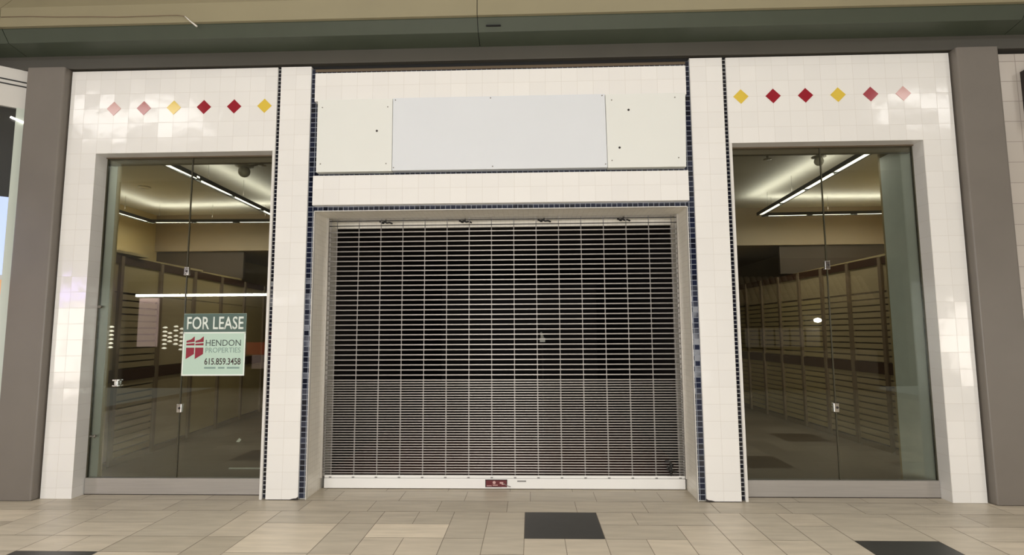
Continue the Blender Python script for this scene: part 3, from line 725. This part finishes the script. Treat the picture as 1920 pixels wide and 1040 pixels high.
bm = BM(); box(bm, -11.46, -6.9, YO - .06, YO, 2.63, 2.705); obj('light_bar', bm, m_strip, opp)
bm = BM(); box(bm, -11.45, -10.87, YO - .2, YO - .15, 1.19, 2.60); obj('pink_panel', bm, m_pinkp, opp)
for cx, z0, n0 in ((-12.15, 1.77, 6), (-10.56, 1.74, 6), (-10.41, 1.58, 3), (-10.24, 1.77, 2), (-10.23, 1.50, 3), (-10.06, 1.70, 6)):  # glowing blobs stand in for highlights on displayed goods
    for k in range(n0):
        bm = BM(); lathe(bm, (cx, YO - .05, z0 - .118 * k), [(0, -.03), (.05, -.02), (.065, -.005), (.03, .025), (0, .03)], 10); obj('display_glint', bm, m_spot2, opp)
for x, z in ((-8.55, 2.52), (-8.25, 2.50), (-8.12, 2.49), (-7.62, 2.50), (-7.66, 2.43)):
    bm = BM(); lathe(bm, (x, YO - .3, z), [(0, -.03), (.045, 0), (0, .03)], 10); obj('spot_lamp', bm, m_spot, opp)
bm = BM(); box(bm, -8.3, -7.2, YO - .2, YO - .1, .95, 1.30); obj('red_counter', bm, glow('red_glow', (.55, .06, .03), .8), opp)
bm = BM(); box(bm, -8.0, -7.0, YO - .19, YO - .1, .55, .94); obj('pale_counter', bm, glow('rosy_glow', (.6, .42, .38), .8), opp)
bm = BM(); box(bm, -14.4, -12.75, YO - .3, YO - .2, .10, 2.52); obj('lit_window', bm, m_win, opp)
bm = BM(); box(bm, -14.4, -12.75, YO - .2, YO - .1, 2.74, 3.08); obj('purple_sign', bm, m_purple, opp)
op2 = thing('opposite_kiosk', 'tile roofed kiosk across the mall reflected in right window', 'kiosk', (7, -10.1, 0))
bm = BM()
for i in range(22):
    x = 5.5 + i * .17
    for j in range(4):
        cyl(bm, (x, YO + .1 + j * .13, 3.0 - j * .16), (x, YO + .27 + j * .13, 2.80 - j * .16), .085, 8)
obj('tile_roof', bm, mat('kiosk_tiles', (.36, .26, .18), .6), op2)
bm = BM(); box(bm, 5.5, 9.2, YO - .2, YO + .5, .02, 1.0); obj('kiosk_counter', bm, mat('kiosk_pale', (.5, .42, .36), .6), op2)
bm = BM()
for k in range(5): box(bm, 6.0 + .42 * k, 6.36 + .42 * k, YO - .15, YO - .1, 1.1, 1.62)
obj('menu_boards', bm, glow('board_glow', (.5, .42, .38), .25), op2)
bm = BM(); lathe(bm, (7.955, YO, 1.834), [(0, -.07), (.085, -.04), (.10, 0), (.085, .04), (0, .07)], 16); obj('round_lamp', bm, m_spot, op2)
bm = BM(); box(bm, 11.15, 14.2, YO - .3, YO - .2, .25, 2.2); obj('lit_window', bm, m_win, op2)

# ------------------------------------------------------------------ mall lighting
wl_ = (1, .975, .94)
for x in (-2.6, 2.0):
    area('mall_lamp', (x, -3.4, 7.5), (math.radians(8), 0, 0), 2.4, 1.4, 40, wl_)
area('added_soft_fill', (-.4, -12.6, 7.3), (math.radians(48), 0, 0), 13.5, 5, 120, wl_)  # added soft fill from high up, no skylight is known there
for x in (-10.6, 10.6):
    area('mall_side_lamp', (x, -8.7, 7.35), (math.radians(15), 0, 0), 3.4, 1.0, 80, wl_)
# added frontal fill light from across the walkway, no known source
area('added_front_fill', (-.75, -9.9, 1.45), (math.radians(90), 0, 0), 10.4, 2.7, 620, wl_)
# added spots that brighten the floor along the shop front
for i in range(9):
    l = bpy.data.lights.new('added_floor_spot', 'SPOT'); l.energy = 470; l.color = wl_; l.spot_size = math.radians(46); l.spot_blend = 1; l.shadow_soft_size = .25
    o = bpy.data.objects.new('added_floor_spot', l); C.objects.link(o); o.location = (-8 + 2 * i, -2.0, 7.55)
wd = bpy.data.worlds.new('World'); S.world = wd; wd.use_nodes = True
bg = wd.node_tree.nodes['Background']; bg.inputs[0].default_value = (1, .95, .87, 1); bg.inputs[1].default_value = .35

# ------------------------------------------------------------------ camera
R_ = Vector((0.99941406, 0.03378772, -0.00547129)); U_ = Vector((0.00879197, -0.09892879, 0.99505567)); F_ = Vector((-0.0330794, 0.99452073, 0.09916788))
cd = bpy.data.cameras.new('Camera'); cam = bpy.data.objects.new('Camera', cd); C.objects.link(cam)
U_ = R_.cross(F_)
cam.matrix_world = Matrix(((R_.x, U_.x, -F_.x, 0), (R_.y, U_.y, -F_.y, -5.24617516), (R_.z, U_.z, -F_.z, 1.54771749), (0, 0, 0, 1)))
cd.sensor_fit = 'HORIZONTAL'; cd.sensor_width = 36; cd.lens = 36 * 1029.6 / 1920; cd.clip_start = .05; cd.clip_end = 100
S.camera = cam

S.view_settings.view_transform = 'Standard'; S.view_settings.look = 'None'; S.view_settings.exposure = 0; S.view_settings.gamma = 1; S.view_settings.use_curve_mapping = False
S.cycles.use_denoising = True
S.cycles.max_bounces = 8; S.cycles.transparent_max_bounces = 12; S.cycles.caustics_reflective = False; S.cycles.caustics_refractive = False
